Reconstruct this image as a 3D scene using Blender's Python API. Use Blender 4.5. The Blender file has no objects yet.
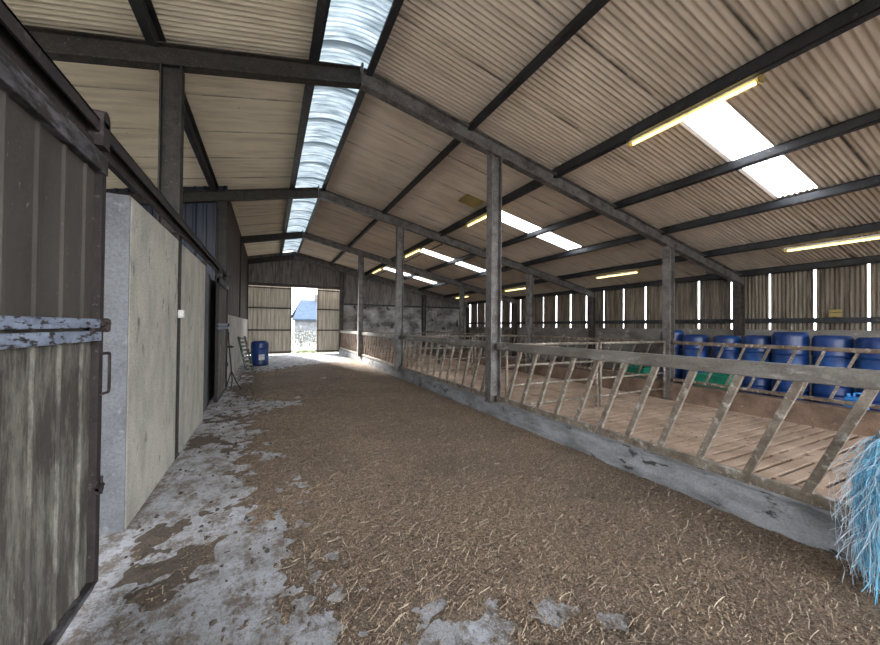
import bpy, math, random
import numpy as np
from mathutils import Vector, Matrix
random.seed(7); RNG = np.random.default_rng(7)
SC = bpy.context.scene; COL = SC.collection

# ------------------------------------------------------------------ camera
F_PX, ROLL, VPX, VPY, CX, CY = 350.0, 0.009, 269.0, 325.0, 440.0, 322.5
d = Vector(((VPX-CX)/F_PX, (VPY-CY)/F_PX, 1)).normalized()
up = Vector((1, ROLL, 0)).cross(d).normalized()
if up.y > 0: up = -up
ax = d.cross(up).normalized()
right = Vector((ax.x, d.x, up.x)); down = Vector((ax.y, d.y, up.y)); fwd = Vector((ax.z, d.z, up.z))
cam_d = bpy.data.cameras.new('camera'); cam = bpy.data.objects.new('camera', cam_d); COL.objects.link(cam)
cam.matrix_world = Matrix(((right.x, -down.x, -fwd.x, 0), (right.y, -down.y, -fwd.y, 0), (right.z, -down.z, -fwd.z, 1.5), (0, 0, 0, 1)))
cam_d.sensor_width = 36; cam_d.lens = F_PX/880*36; cam_d.clip_start = 0.05; cam_d.clip_end = 500
SC.camera = cam

# ------------------------------------------------------------------ light and exposure
WORLD = 1.0
w = bpy.data.worlds.new('sky'); SC.world = w; w.use_nodes = True
wn = w.node_tree; wn.nodes.clear()
wo = wn.nodes.new('ShaderNodeOutputWorld'); wb = wn.nodes.new('ShaderNodeBackground')
wt = wn.nodes.new('ShaderNodeTexCoord'); ws = wn.nodes.new('ShaderNodeSeparateXYZ'); wr = wn.nodes.new('ShaderNodeValToRGB')
wn.links.new(wt.outputs['Generated'], ws.inputs[0]); wn.links.new(ws.outputs['Z'], wr.inputs[0])
wr.color_ramp.elements[0].color = (0.95, 0.97, 1.0, 1); wr.color_ramp.elements[1].color = (0.78, 0.88, 1.0, 1)
wn.links.new(wr.outputs[0], wb.inputs[0]); wb.inputs[1].default_value = WORLD
wn.links.new(wb.outputs[0], wo.inputs[0])
SC.view_settings.view_transform = 'Standard'; SC.view_settings.look = 'None'
SC.view_settings.exposure = 3.4; SC.view_settings.gamma = 1.0
SC.view_settings.use_curve_mapping = False
SC.cycles.max_bounces = 12; SC.cycles.diffuse_bounces = 7; SC.cycles.glossy_bounces = 3
SC.cycles.transmission_bounces = 6; SC.cycles.sample_clamp_indirect = 6.0
sun_d = bpy.data.lights.new('sun', 'SUN'); sun_d.energy = 3.0; sun_d.angle = math.radians(12); sun_d.color = (1, .95, .87)
sun = bpy.data.objects.new('sun', sun_d); COL.objects.link(sun)
sun.rotation_euler = (Vector((0.30, -1.0, -0.42))).to_track_quat('-Z', 'Y').to_euler()
LAMP = .5

# ------------------------------------------------------------------ helpers
def new_mat(name):
    m = bpy.data.materials.new(name); m.use_nodes = True
    nt = m.node_tree; nt.nodes.clear()
    o = nt.nodes.new('ShaderNodeOutputMaterial'); b = nt.nodes.new('ShaderNodeBsdfPrincipled')
    nt.links.new(b.outputs[0], o.inputs[0]); return m, nt, b, o
def noise(nt, scale, detail=6, stretch=(1, 1, 1), rough=.6, coord='Object', seed=0.0):
    tc = nt.nodes.new('ShaderNodeTexCoord'); mp = nt.nodes.new('ShaderNodeMapping')
    mp.inputs['Scale'].default_value = stretch; mp.inputs['Location'].default_value = (seed, seed*1.7, seed*.6)
    n = nt.nodes.new('ShaderNodeTexNoise'); n.inputs['Scale'].default_value = scale
    n.inputs['Detail'].default_value = detail; n.inputs['Roughness'].default_value = rough
    nt.links.new(tc.outputs[coord], mp.inputs[0]); nt.links.new(mp.outputs[0], n.inputs[0])
    return n.outputs['Fac']
def ramp(nt, fac, stops):
    r = nt.nodes.new('ShaderNodeValToRGB'); cr = r.color_ramp
    while len(cr.elements) < len(stops): cr.elements.new(.5)
    for e, (p, c) in zip(cr.elements, stops):
        e.position = p; e.color = (c, c, c, 1) if isinstance(c, (int, float)) else (*c, 1)
    nt.links.new(fac, r.inputs[0]); return r.outputs[0]
def mix(nt, fac, a, b, mode='MIX'):
    m = nt.nodes.new('ShaderNodeMix'); m.data_type = 'RGBA'; m.blend_type = mode
    for i, v in ((0, fac), (6, a), (7, b)):
        if isinstance(v, (int, float)): m.inputs[i].default_value = v
        elif isinstance(v, tuple): m.inputs[i].default_value = (*v, 1)
        else: nt.links.new(v, m.inputs[i])
    return m.outputs[2]
def bump(nt, b, h, strength=.4, dist=.01):
    n = nt.nodes.new('ShaderNodeBump'); n.inputs['Strength'].default_value = strength; n.inputs['Distance'].default_value = dist
    nt.links.new(h, n.inputs['Height']); nt.links.new(n.outputs[0], b.inputs['Normal'])
def weathered(name, base, dirt, light=None, scale=3, stretch=(1, 1, 1), amount=(.4, .65), lamount=(.62, .72), lscale=25, rough=.8, metal=0.0, bmp=.35, bs=40, bdist=.006, lstretch=None):
    m, nt, b, o = new_mat(name)
    c = mix(nt, ramp(nt, noise(nt, scale, 8, stretch), [(amount[0], 0.0), (amount[1], 1.0)]), base, dirt)
    if light:
        c = mix(nt, ramp(nt, noise(nt, lscale, 6, lstretch or stretch, seed=4.0), [(lamount[0], 0.0), (lamount[1], 1.0)]), c, light)
    fine = noise(nt, 60, 4)
    c = mix(nt, .5, c, mix(nt, 1.0, c, ramp(nt, fine, [(.3, .55), (.7, 1.35)]), 'MULTIPLY'))
    nt.links.new(c, b.inputs['Base Color']); b.inputs['Roughness'].default_value = rough; b.inputs['Metallic'].default_value = metal
    bump(nt, b, noise(nt, bs, 5), bmp, bdist); return m

class MB:
    def __init__(s): s.v = []; s.f = []
    def add(s, vs, fs):
        n = len(s.v); s.v += [tuple(p) for p in vs]; s.f += [tuple(i+n for i in f) for f in fs]; return s
    def box(s, x0, x1, y0, y1, z0, z1):
        vs = [(x, y, z) for x in (x0, x1) for y in (y0, y1) for z in (z0, z1)]
        return s.add(vs, [(0, 1, 3, 2), (4, 6, 7, 5), (0, 4, 5, 1), (2, 3, 7, 6), (0, 2, 6, 4), (1, 5, 7, 3)])
    def prism(s, prof, a, b, upv=(0, 0, 1)):
        # profile (u,w) swept from a to b: u across, w along upv
        a = Vector(a); b = Vector(b); t = (b-a).normalized(); u = t.cross(Vector(upv)).normalized(); w_ = u.cross(t)
        n = len(prof); vs = [p + u*x + w_*y for p in (a, b) for x, y in prof]
        fs = [(i, (i+1) % n, n+(i+1) % n, n+i) for i in range(n)] + [tuple(range(n-1, -1, -1)), tuple(range(n, 2*n))]
        return s.add(vs, fs)
    def bar(s, a, b, wd, h, upv=(0, 0, 1)):
        return s.prism([(-wd/2, -h/2), (wd/2, -h/2), (wd/2, h/2), (-wd/2, h/2)], a, b, upv)
    def tube(s, a, b, r, n=10):
        t = (Vector(b)-Vector(a)).normalized(); upv = (0, 0, 1) if abs(t.z) < .9 else (0, 1, 0)
        return s.prism([(r*math.cos(2*math.pi*i/n), r*math.sin(2*math.pi*i/n)) for i in range(n)], a, b, upv)
    def path(s, pts, r, n=8):
        for a, b in zip(pts, pts[1:]): s.tube(a, b, r, n)
        return s
    def lathe(s, prof, c=(0, 0, 0), n=32):
        vs = []; fs = []
        for r, z in prof:
            for i in range(n): t = 2*math.pi*i/n; vs.append((c[0]+r*math.cos(t), c[1]+r*math.sin(t), c[2]+z))
        for k in range(len(prof)-1):
            for i in range(n): j = (i+1) % n; fs.append((k*n+i, k*n+j, (k+1)*n+j, (k+1)*n+i))
        fs.append(tuple(range(n-1, -1, -1))); fs.append(tuple((len(prof)-1)*n+i for i in range(n)))
        return s.add(vs, fs)
    def ibeam(s, a, b, wd, h, tf=.014, tw=.01, upv=(0, 0, 1)):
        x, y = wd/2, h/2
        return s.prism([(-x, -y), (x, -y), (x, -y+tf), (tw/2, -y+tf), (tw/2, y-tf), (x, y-tf), (x, y), (-x, y), (-x, y-tf), (-tw/2, y-tf), (-tw/2, -y+tf), (-x, -y+tf)], a, b, upv)
    def build(s, name, m, parent=None, smooth=False, bevel=0, wobble=0):
        me = bpy.data.meshes.new(name); me.from_pydata(s.v, [], s.f); me.materials.append(m)
        me.validate(); me.update()
        if smooth: me.shade_smooth()
        o = bpy.data.objects.new(name, me); COL.objects.link(o)
        if parent: o.parent = parent
        if bevel:
            bv = o.modifiers.new('bevel', 'BEVEL'); bv.width = bevel; bv.segments = 2; bv.limit_method = 'ANGLE'
        return o
def tag(o, label=None, cat=None, group=None, kind=None):
    if label: o['label'] = label
    if cat: o['category'] = cat
    if group: o['group'] = group
    if kind: o['kind'] = kind
    return o
def empty(name, loc, label=None, cat=None, group=None):
    o = bpy.data.objects.new(name, None); COL.objects.link(o); o.location = loc; o.empty_display_size = .1
    return tag(o, label, cat, group)
def struct(o): o['kind'] = 'structure'; return o
def copy_tree(o, parent=None):
    c = o.copy(); COL.objects.link(c); c.parent = parent
    for ch in list(o.children): copy_tree(ch, c)
    return c
def shell(fn, us, vs_, prof, smooth=True, skip=None):
    """sheet surface: us across the ribs, vs_ along them; prof(u)=height; fn(u,v,h)->xyz"""
    m = MB(); nv = len(vs_)
    pts = [fn(u, v, prof(u)) for u in us for v in vs_]
    fs = []
    for i in range(len(us)-1):
        for j in range(nv-1):
            if skip and skip((us[i]+us[i+1])/2, (vs_[j]+vs_[j+1])/2): continue
            fs.append((i*nv+j, (i+1)*nv+j, (i+1)*nv+j+1, i*nv+j+1))
    m.v = pts; m.f = fs; return m
def sinp(pitch, amp): return lambda u: amp*math.sin(2*math.pi*u/pitch)
def boxp(pitch, topw, h):
    def f(u):
        t = (u % pitch)/pitch; a = topw/pitch; s = .06
        if t < a: return h
        if t < a+s: return h*(1-(t-a)/s)
        if t < 1-s: return 0
        return h*(t-1+s)/s
    return f
def span(a, b, step):
    n = max(1, round((b-a)/step)); return [a+(b-a)*i/n for i in range(n+1)]

# ------------------------------------------------------------------ layout
FY = [0.1, 4.88, 9.62, 14.4, 19.2]         # portal frames
YB, YE = -4.7, 19.2                        # open near end, far gable
RX, RZ, SL = 1.12, 5.27, 0.213             # ridge, sheet height there, slope
XL, XR = -6.2, 11.42
def rz(x): return RZ - SL*abs(x-RX)
PF, SF = -0.10, 0.0

# ------------------------------------------------------------------ materials
def roof_mat(name, ca, cb):
    m, nt, b, o = new_mat(name)
    c = mix(nt, ramp(nt, noise(nt, .5, 6, (1, 1, 1)), [(.35, 0.), (.7, 1.)]), ca, cb)
    c = mix(nt, ramp(nt, noise(nt, 3, 8, (.25, 3, 1), seed=3.), [(.45, 0.), (.75, .55)]), c, (.27, .22, .175))
    # shadow gaps and grime painted as dark lines at the sheet laps (every 1.06 m along the shed)
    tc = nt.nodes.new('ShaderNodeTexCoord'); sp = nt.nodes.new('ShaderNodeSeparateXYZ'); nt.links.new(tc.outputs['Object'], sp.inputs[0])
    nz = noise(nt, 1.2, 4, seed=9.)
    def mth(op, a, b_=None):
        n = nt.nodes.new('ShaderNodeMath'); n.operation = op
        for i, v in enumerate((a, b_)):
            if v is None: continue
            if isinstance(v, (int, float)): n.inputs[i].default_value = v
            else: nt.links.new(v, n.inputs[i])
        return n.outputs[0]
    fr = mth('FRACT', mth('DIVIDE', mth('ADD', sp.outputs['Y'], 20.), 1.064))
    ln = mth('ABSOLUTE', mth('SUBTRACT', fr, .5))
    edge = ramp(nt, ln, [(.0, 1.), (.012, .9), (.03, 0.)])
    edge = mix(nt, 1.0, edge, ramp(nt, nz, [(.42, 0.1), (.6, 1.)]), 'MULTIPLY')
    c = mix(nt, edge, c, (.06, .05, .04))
    sp_ = ramp(nt, noise(nt, 14, 3, seed=2.), [(.74, 0.), (.77, 1.)])
    c = mix(nt, sp_, c, (.08, .06, .05))
    nt.links.new(c, b.inputs['Base Color']); b.inputs['Roughness'].default_value = .75
    bump(nt, b, noise(nt, 30, 4), .15, .004); return m
M = {}
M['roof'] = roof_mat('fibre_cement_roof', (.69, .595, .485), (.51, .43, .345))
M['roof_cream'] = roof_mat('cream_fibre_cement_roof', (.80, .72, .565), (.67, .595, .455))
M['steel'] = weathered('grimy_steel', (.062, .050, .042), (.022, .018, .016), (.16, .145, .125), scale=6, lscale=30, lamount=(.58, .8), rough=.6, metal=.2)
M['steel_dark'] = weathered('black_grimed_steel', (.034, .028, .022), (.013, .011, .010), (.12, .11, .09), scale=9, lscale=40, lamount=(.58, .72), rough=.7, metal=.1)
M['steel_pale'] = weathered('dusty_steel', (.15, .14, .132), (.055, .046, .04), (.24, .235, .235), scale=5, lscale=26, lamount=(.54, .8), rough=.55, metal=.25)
M['purlin'] = weathered('dark_steel_purlin', (.035, .036, .042), (.018, .018, .02), (.14, .13, .12), scale=3, lscale=14, lamount=(.6, .75), rough=.5, metal=.3)
M['rust'] = weathered('rusty_steel', (.035, .024, .023), (.018, .013, .013), (.11, .095, .09), scale=9, lscale=26, lamount=(.6, .72), rough=.75, metal=.1)
M['track'] = weathered('rusty_track', (.035, .023, .025), (.012, .009, .01), (.12, .11, .105), scale=6, lscale=9, lamount=(.62, .72), rough=.7)
M['bar'] = weathered('worn_galvanised', (.27, .235, .19), (.14, .11, .085), (.48, .45, .41), scale=7, lscale=16, lamount=(.55, .68), rough=.5, metal=.35)
M['bar_brown'] = weathered('dirty_galvanised', (.20, .155, .115), (.10, .07, .05), (.50, .45, .40), scale=6, lscale=12, lamount=(.56, .68), rough=.55, metal=.3)
M['kerb'] = weathered('concrete_kerb', (.27, .275, .29), (.13, .13, .135), (.04, .037, .035), scale=3.5, lscale=6, lamount=(.60, .65), rough=.9, bmp=.5, stretch=(1, .6, 1.6))
M['mudwall'] = weathered('mud_stained_concrete', (.20, .13, .09), (.10, .065, .045), (.30, .22, .16), scale=3, lscale=8, rough=.95, bmp=.6)
M['wall_cream'] = weathered('cream_render', (.52, .50, .43), (.37, .36, .315), (.17, .165, .15), scale=3, lscale=7, lamount=(.60, .72), stretch=(1.3, 1.3, .7), rough=.9, bmp=.5)
M['wall_grey'] = weathered('grey_concrete', (.125, .128, .138), (.075, .077, .084), (.19, .19, .20), scale=2.4, lscale=9, lamount=(.62, .75), rough=.9, bmp=.4)
M['wall_white'] = weathered('limewashed_wall', (.52, .50, .46), (.36, .34, .31), (.16, .14, .12), scale=2, lscale=3, lamount=(.6, .72), stretch=(1, 1, .5), rough=.9)
M['wall_conc'] = weathered('stained_concrete', (.21, .195, .175), (.11, .098, .085), (.34, .32, .29), scale=1.4, lscale=4, lamount=(.56, .7), stretch=(.7, .7, 1.4), rough=.95, bmp=.5)
M['sheet_brown'] = weathered('brown_cladding', (.075, .055, .048), (.04, .03, .028), (.18, .15, .13), scale=3, lscale=8, lamount=(.64, .78), stretch=(1.5, 1.5, .25), rough=.6)
M['sheet_navy'] = weathered('navy_cladding', (.010, .017, .034), (.006, .009, .018), (.02, .03, .05), scale=2, lscale=6, rough=.5, stretch=(1, 1, .4))
M['sheet_olive'] = weathered('mossy_cladding', (.19, .155, .115), (.055, .042, .03), (.36, .32, .26), scale=2.2, lscale=4, lamount=(.56, .72), stretch=(5, 5, .35), rough=.75, lstretch=(7, 7, .3))
M['sheet_gable'] = weathered('grey_gable_cladding', (.20, .18, .165), (.075, .065, .06), (.42, .39, .36), scale=2.4, lscale=4, lamount=(.58, .72), stretch=(4, 4, .5), rough=.8, lstretch=(5, 5, .35))
M['door_gable'] = weathered('pale_door_cladding', (.62, .57, .47), (.36, .32, .25), (.72, .67, .58), scale=2.5, lscale=4, lamount=(.55, .72), stretch=(6, 6, .3), rough=.7, lstretch=(7, 7, .3))
M['white'] = weathered('white_plastic', (.7, .7, .68), (.55, .54, .5), scale=8, rough=.5, bmp=.05)
M['black'] = weathered('black_rubber', (.02, .02, .02), (.04, .035, .03), scale=9, rough=.7)
M['blue_drum'] = weathered('blue_plastic', (.005, .036, .165), (.003, .016, .075), (.013, .10, .34), scale=1.2, lscale=2.5, lamount=(.52, .8), rough=.38, bmp=.1, bs=12)
M['blue_can'] = weathered('light_blue_plastic', (.06, .30, .75), (.03, .18, .5), scale=3, rough=.35, bmp=.05)
M['green'] = weathered('green_plastic', (.015, .20, .12), (.01, .12, .075), scale=3, rough=.4, bmp=.05)
M['ply'] = weathered('yellowed_board', (.38, .29, .10), (.25, .18, .06), scale=4, rough=.8)
M['wood'] = weathered('weathered_timber', (.13, .13, .115), (.06, .055, .05), (.42, .44, .42), scale=5, lscale=9, lamount=(.5, .65), rough=.85)
M['green_wood'] = weathered('green_stained_timber', (.07, .12, .07), (.035, .05, .03), (.34, .38, .33), scale=5, lscale=9, lamount=(.52, .66), rough=.85)

def block_mat():
    m, nt, b, o = new_mat('mottled_blockwork')
    c = mix(nt, ramp(nt, noise(nt, 1.1, 9, (1, 1, 1.3)), [(.38, 0.), (.6, 1.)]), (.10, .09, .09), (.42, .40, .38))
    c = mix(nt, ramp(nt, noise(nt, 1.7, 5, seed=5.), [(.6, 0.), (.66, 1.)]), c, (.04, .037, .037))
    br = nt.nodes.new('ShaderNodeTexBrick'); tc = nt.nodes.new('ShaderNodeTexCoord'); mp = nt.nodes.new('ShaderNodeMapping')
    mp.inputs['Rotation'].default_value = (math.pi/2, 0, 0); nt.links.new(tc.outputs['Object'], mp.inputs[0]); nt.links.new(mp.outputs[0], br.inputs[0])
    br.inputs['Scale'].default_value = 1.0; br.inputs['Brick Width'].default_value = .44; br.inputs['Row Height'].default_value = .225; br.inputs['Mortar Size'].default_value = .008
    br.inputs['Color1'].default_value = (1, 1, 1, 1); br.inputs['Color2'].default_value = (.75, .75, .75, 1); br.inputs['Mortar'].default_value = (.45, .45, .45, 1)
    c = mix(nt, .7, c, mix(nt, 1.0, c, br.outputs[0], 'MULTIPLY'))
    nt.links.new(c, b.inputs['Base Color']); b.inputs['Roughness'].default_value = .95; bump(nt, b, noise(nt, 20, 5), .5, .01); return m
M['block'] = block_mat()

def door_mat():
    m, nt, b, o = new_mat('stained_door_sheet')
    base = mix(nt, ramp(nt, noise(nt, 2, 7, (1, 2, .6)), [(.35, 0.), (.65, 1.)]), (.085, .074, .063), (.05, .043, .037))
    lime = ramp(nt, noise(nt, 7, 12, (1, 1.6, .30), rough=.8, seed=6.), [(.46, 0.), (.62, .85)])
    # lime splash only on the lower panel
    tc = nt.nodes.new('ShaderNodeTexCoord'); sp = nt.nodes.new('ShaderNodeSeparateXYZ'); nt.links.new(tc.outputs['Object'], sp.inputs[0])
    zz = ramp(nt, sp.outputs['Z'], [(.0, 1.), (.93, .8), (1., 0.)])
    mr = nt.nodes.new('ShaderNodeMapRange'); mr.inputs['From Max'].default_value = 1.46; nt.links.new(sp.outputs['Z'], mr.inputs[0])
    zz = ramp(nt, mr.outputs[0], [(.0, .9), (.95, .75), (1., .0)])
    c = mix(nt, mix(nt, 1.0, lime, zz, 'MULTIPLY'), base, (.33, .32, .27))
    c = mix(nt, ramp(nt, noise(nt, 30, 4, (1, 1, .5), seed=8.), [(.66, 0.), (.72, .7)]), c, (.26, .25, .22))
    nt.links.new(c, b.inputs['Base Color']); b.inputs['Roughness'].default_value = .7; bump(nt, b, noise(nt, 25, 7, rough=.7), .6, .008); return m
M['door'] = door_mat()
M['door_rail'] = weathered('flaking_blue_grey_paint', (.27, .32, .42), (.17, .20, .27), (.028, .022, .022), scale=7, lscale=22, lamount=(.52, .60), stretch=(1, .6, 2), rough=.7)
M['door_top'] = weathered('flaking_grey_paint', (.12, .118, .13), (.05, .045, .048), (.022, .017, .017), scale=9, lscale=12, lamount=(.46, .55), stretch=(1, .5, 2), rough=.7)

def translucent(name, col, dirt, trans, amt=(.45, .7), stretch=(1, 1, 1), laps=0, white=.75):
    m, nt, b, o = new_mat(name)
    c = mix(nt, ramp(nt, noise(nt, 2.5, 7, stretch), [(amt[0], 0.), (amt[1], 1.)]), col, dirt)
    if laps:
        tc = nt.nodes.new('ShaderNodeTexCoord'); sp = nt.nodes.new('ShaderNodeSeparateXYZ'); nt.links.new(tc.outputs['Object'], sp.inputs[0])
        a1 = nt.nodes.new('ShaderNodeMath'); a1.operation = 'ADD'; a1.inputs[1].default_value = 20.; nt.links.new(sp.outputs['Y'], a1.inputs[0])
        a2 = nt.nodes.new('ShaderNodeMath'); a2.operation = 'DIVIDE'; a2.inputs[1].default_value = laps; nt.links.new(a1.outputs[0], a2.inputs[0])
        a3 = nt.nodes.new('ShaderNodeMath'); a3.operation = 'FRACT'; nt.links.new(a2.outputs[0], a3.inputs[0])
        e = ramp(nt, a3.outputs[0], [(.0, 1.), (.05, 1.), (.2, 0.), (1., 0.)])
        c = mix(nt, e, c, (.05, .065, .075))
    tr = nt.nodes.new('ShaderNodeBsdfTranslucent'); nt.links.new(c, tr.inputs[0])
    nt.links.new(c, b.inputs['Base Color']); b.inputs['Roughness'].default_value = .5
    ms = nt.nodes.new('ShaderNodeMixShader'); ms.inputs[0].default_value = trans
    nt.links.new(b.outputs[0], ms.inputs[1]); nt.links.new(tr.outputs[0], ms.inputs[2]); nt.links.new(ms.outputs[0], o.inputs[0]); return m
M['ridge_light'] = translucent('ridge_glazing', (.40, .46, .50), (.10, .13, .15), .175, (.34, .64), (.8, 6, 1), laps=.95)
M['roof_light'] = translucent('rooflight_sheet', (.97, .98, 1.), (.9, .92, .93), .9)

def lamp_mat():
    m, nt, b, o = new_mat('lit_tube'); b.inputs['Base Color'].default_value = (.9, .85, .6, 1)
    b.inputs['Emission Color'].default_value = (1., .78, .38, 1); b.inputs['Emission Strength'].default_value = LAMP; return m
M['tube'] = lamp_mat()
def diffuser():
    m, nt, b, o = new_mat('clear_diffuser')
    g = nt.nodes.new('ShaderNodeBsdfTransparent'); g.inputs[0].default_value = (.95, .92, .8, 1)
    ms = nt.nodes.new('ShaderNodeMixShader'); ms.inputs[0].default_value = .8; b.inputs['Base Color'].default_value = (.75, .62, .28, 1); b.inputs['Roughness'].default_value = .2
    nt.links.new(b.outputs[0], ms.inputs[1]); nt.links.new(g.outputs[0], ms.inputs[2]); nt.links.new(ms.outputs[0], o.inputs[0]); return m
M['diffuser'] = diffuser()

def floor_mat():
    m, nt, b, o = new_mat('chalky_concrete_floor')
    c = mix(nt, ramp(nt, noise(nt, 2.5, 12, (1, 1, 1), rough=.8), [(.42, 0.), (.66, 1.)]), (.66, .67, .72), (.33, .32, .32))
    c = mix(nt, ramp(nt, noise(nt, 6, 12, (1, .7, 1), rough=.85, seed=2.), [(.47, 0.), (.56, 1.)]), c, (.23, .185, .15))
    c = mix(nt, ramp(nt, noise(nt, 38, 8, rough=.85, seed=5.), [(.54, 0.), (.60, .85)]), c, (.12, .10, .085))
    nt.links.new(c, b.inputs['Base Color']); b.inputs['Roughness'].default_value = .8; bump(nt, b, noise(nt, 14, 12, rough=.85), 1., .035); return m
M['floor'] = floor_mat()
def silage_mat():
    m, nt, b, o = new_mat('trodden_silage')
    c = mix(nt, ramp(nt, noise(nt, .7, 5), [(.38, 0.), (.62, 1.)]), (.40, .275, .18), (.20, .145, .105))
    c = mix(nt, ramp(nt, noise(nt, 40, 8, (1, 1.3, 1), rough=.9, seed=1.), [(.46, 0.), (.54, 1.)]), c, (.085, .06, .042))
    c = mix(nt, ramp(nt, noise(nt, 95, 6, (1.5, .7, 1), rough=.9, seed=3.), [(.54, 0.), (.59, 1.)]), c, (.60, .47, .34))
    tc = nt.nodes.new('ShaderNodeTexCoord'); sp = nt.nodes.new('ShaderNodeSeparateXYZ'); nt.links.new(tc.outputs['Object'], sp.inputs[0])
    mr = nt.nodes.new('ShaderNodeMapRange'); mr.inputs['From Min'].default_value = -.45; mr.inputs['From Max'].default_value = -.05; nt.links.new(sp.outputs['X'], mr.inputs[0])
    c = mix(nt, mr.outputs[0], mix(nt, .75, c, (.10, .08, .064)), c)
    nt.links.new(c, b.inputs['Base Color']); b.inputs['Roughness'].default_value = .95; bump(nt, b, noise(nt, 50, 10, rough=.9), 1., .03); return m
M['silage'] = silage_mat()
def straw_mat(name, cols):
    m, nt, b, o = new_mat(name)
    g = nt.nodes.new('ShaderNodeNewGeometry')
    n = len(cols); c = ramp(nt, g.outputs['Random Per Island'], [(i/(n-1), c) for i, c in enumerate(cols)])
    nt.links.new(c, b.inputs['Base Color']); b.inputs['Roughness'].default_value = .7; return m
M['straw'] = straw_mat('straw_stalks', [(.20, .14, .095), (.36, .26, .18), (.50, .39, .27), (.68, .58, .44), (.28, .20, .14), (.42, .31, .21)])
M['bits'] = straw_mat('chopped_bits', [(.14, .095, .065), (.28, .195, .13), (.42, .30, .205), (.18, .125, .085), (.60, .48, .35), (.11, .078, .055)])
M['muck'] = weathered('dark_muck', (.10, .078, .06), (.06, .045, .035), scale=9, rough=.95)
M['twine'] = straw_mat('blue_twine', [(.04, .22, .40), (.12, .42, .62), (.24, .56, .72), (.06, .32, .54), (.42, .62, .74)])
M['twine_grey'] = straw_mat('frayed_pale_twine', [(.5, .6, .68), (.36, .42, .52), (.6, .66, .7), (.3, .48, .62)])
M['slat'] = weathered('muddy_slat_concrete', (.40, .29, .215), (.26, .18, .125), (.15, .10, .07), scale=1.5, lscale=7, lamount=(.58, .7), rough=.9, bmp=.6)
M['pit'] = weathered('dark_slurry', (.02, .015, .012), (.03, .02, .015), rough=.6)

# ------------------------------------------------------------------ floors
def struct_mb(mb, name, m, **k): return struct(mb.build(name, m, **k))
g = MB().box(-90, 90, -60, 19.35, -.75, -.6); struct_mb(g, 'floor_ground_outside', weathered('rough_grass', (.13, .115, .095), (.09, .08, .065), scale=.6))
struct_mb(MB().box(-1.4, 3.55, YB, YE+.6, -.3, 0), 'floor', M['floor'])
struct_mb(MB().box(XL, -1.4, YB, YE, -.3, 0), 'floor_side_room', M['wall_conc'])
struct_mb(MB().box(8.35, XR, YB, YE, -.5, SF), 'floor_far_passage', M['mudwall'])
# slatted pen floor: bars with slots running across the pen
sl = MB(); x0, x1 = 3.5, 8.2
pitch = .168
k = 0; y = -1.2
webs = [[3.95, 4.9, 5.85, 6.3, 7.3], [4.3, 5.1, 6.1, 6.45, 7.35]]
while y < 19.1:
    sl.box(x0, x1, y+.024, y+pitch-.024, -.4, PF)
    off = random.uniform(-.12, .12)
    for j, wx in enumerate([3.5, 3.95, 4.85, 5.85, 6.3, 7.3, 8.1]):
        ww = random.choice((.05, .08, .15, .28))
        if y > 4.8: ww += random.uniform(.0, .6)
        sl.box(wx+off-.02, min(x1, wx+off+ww), y-.025, y+.025, -.4, PF-.003)
    y += pitch
struct_mb(sl, 'floor_slats', M['slat'])
struct_mb(MB().box(x0, x1, YB, YE, -.6, -.41), 'floor_slurry_pit', M['pit'])
struct_mb(MB().box(x0, x1, YB, -1.2, -.4, PF), 'floor_pen_near', M['slat'])

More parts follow.
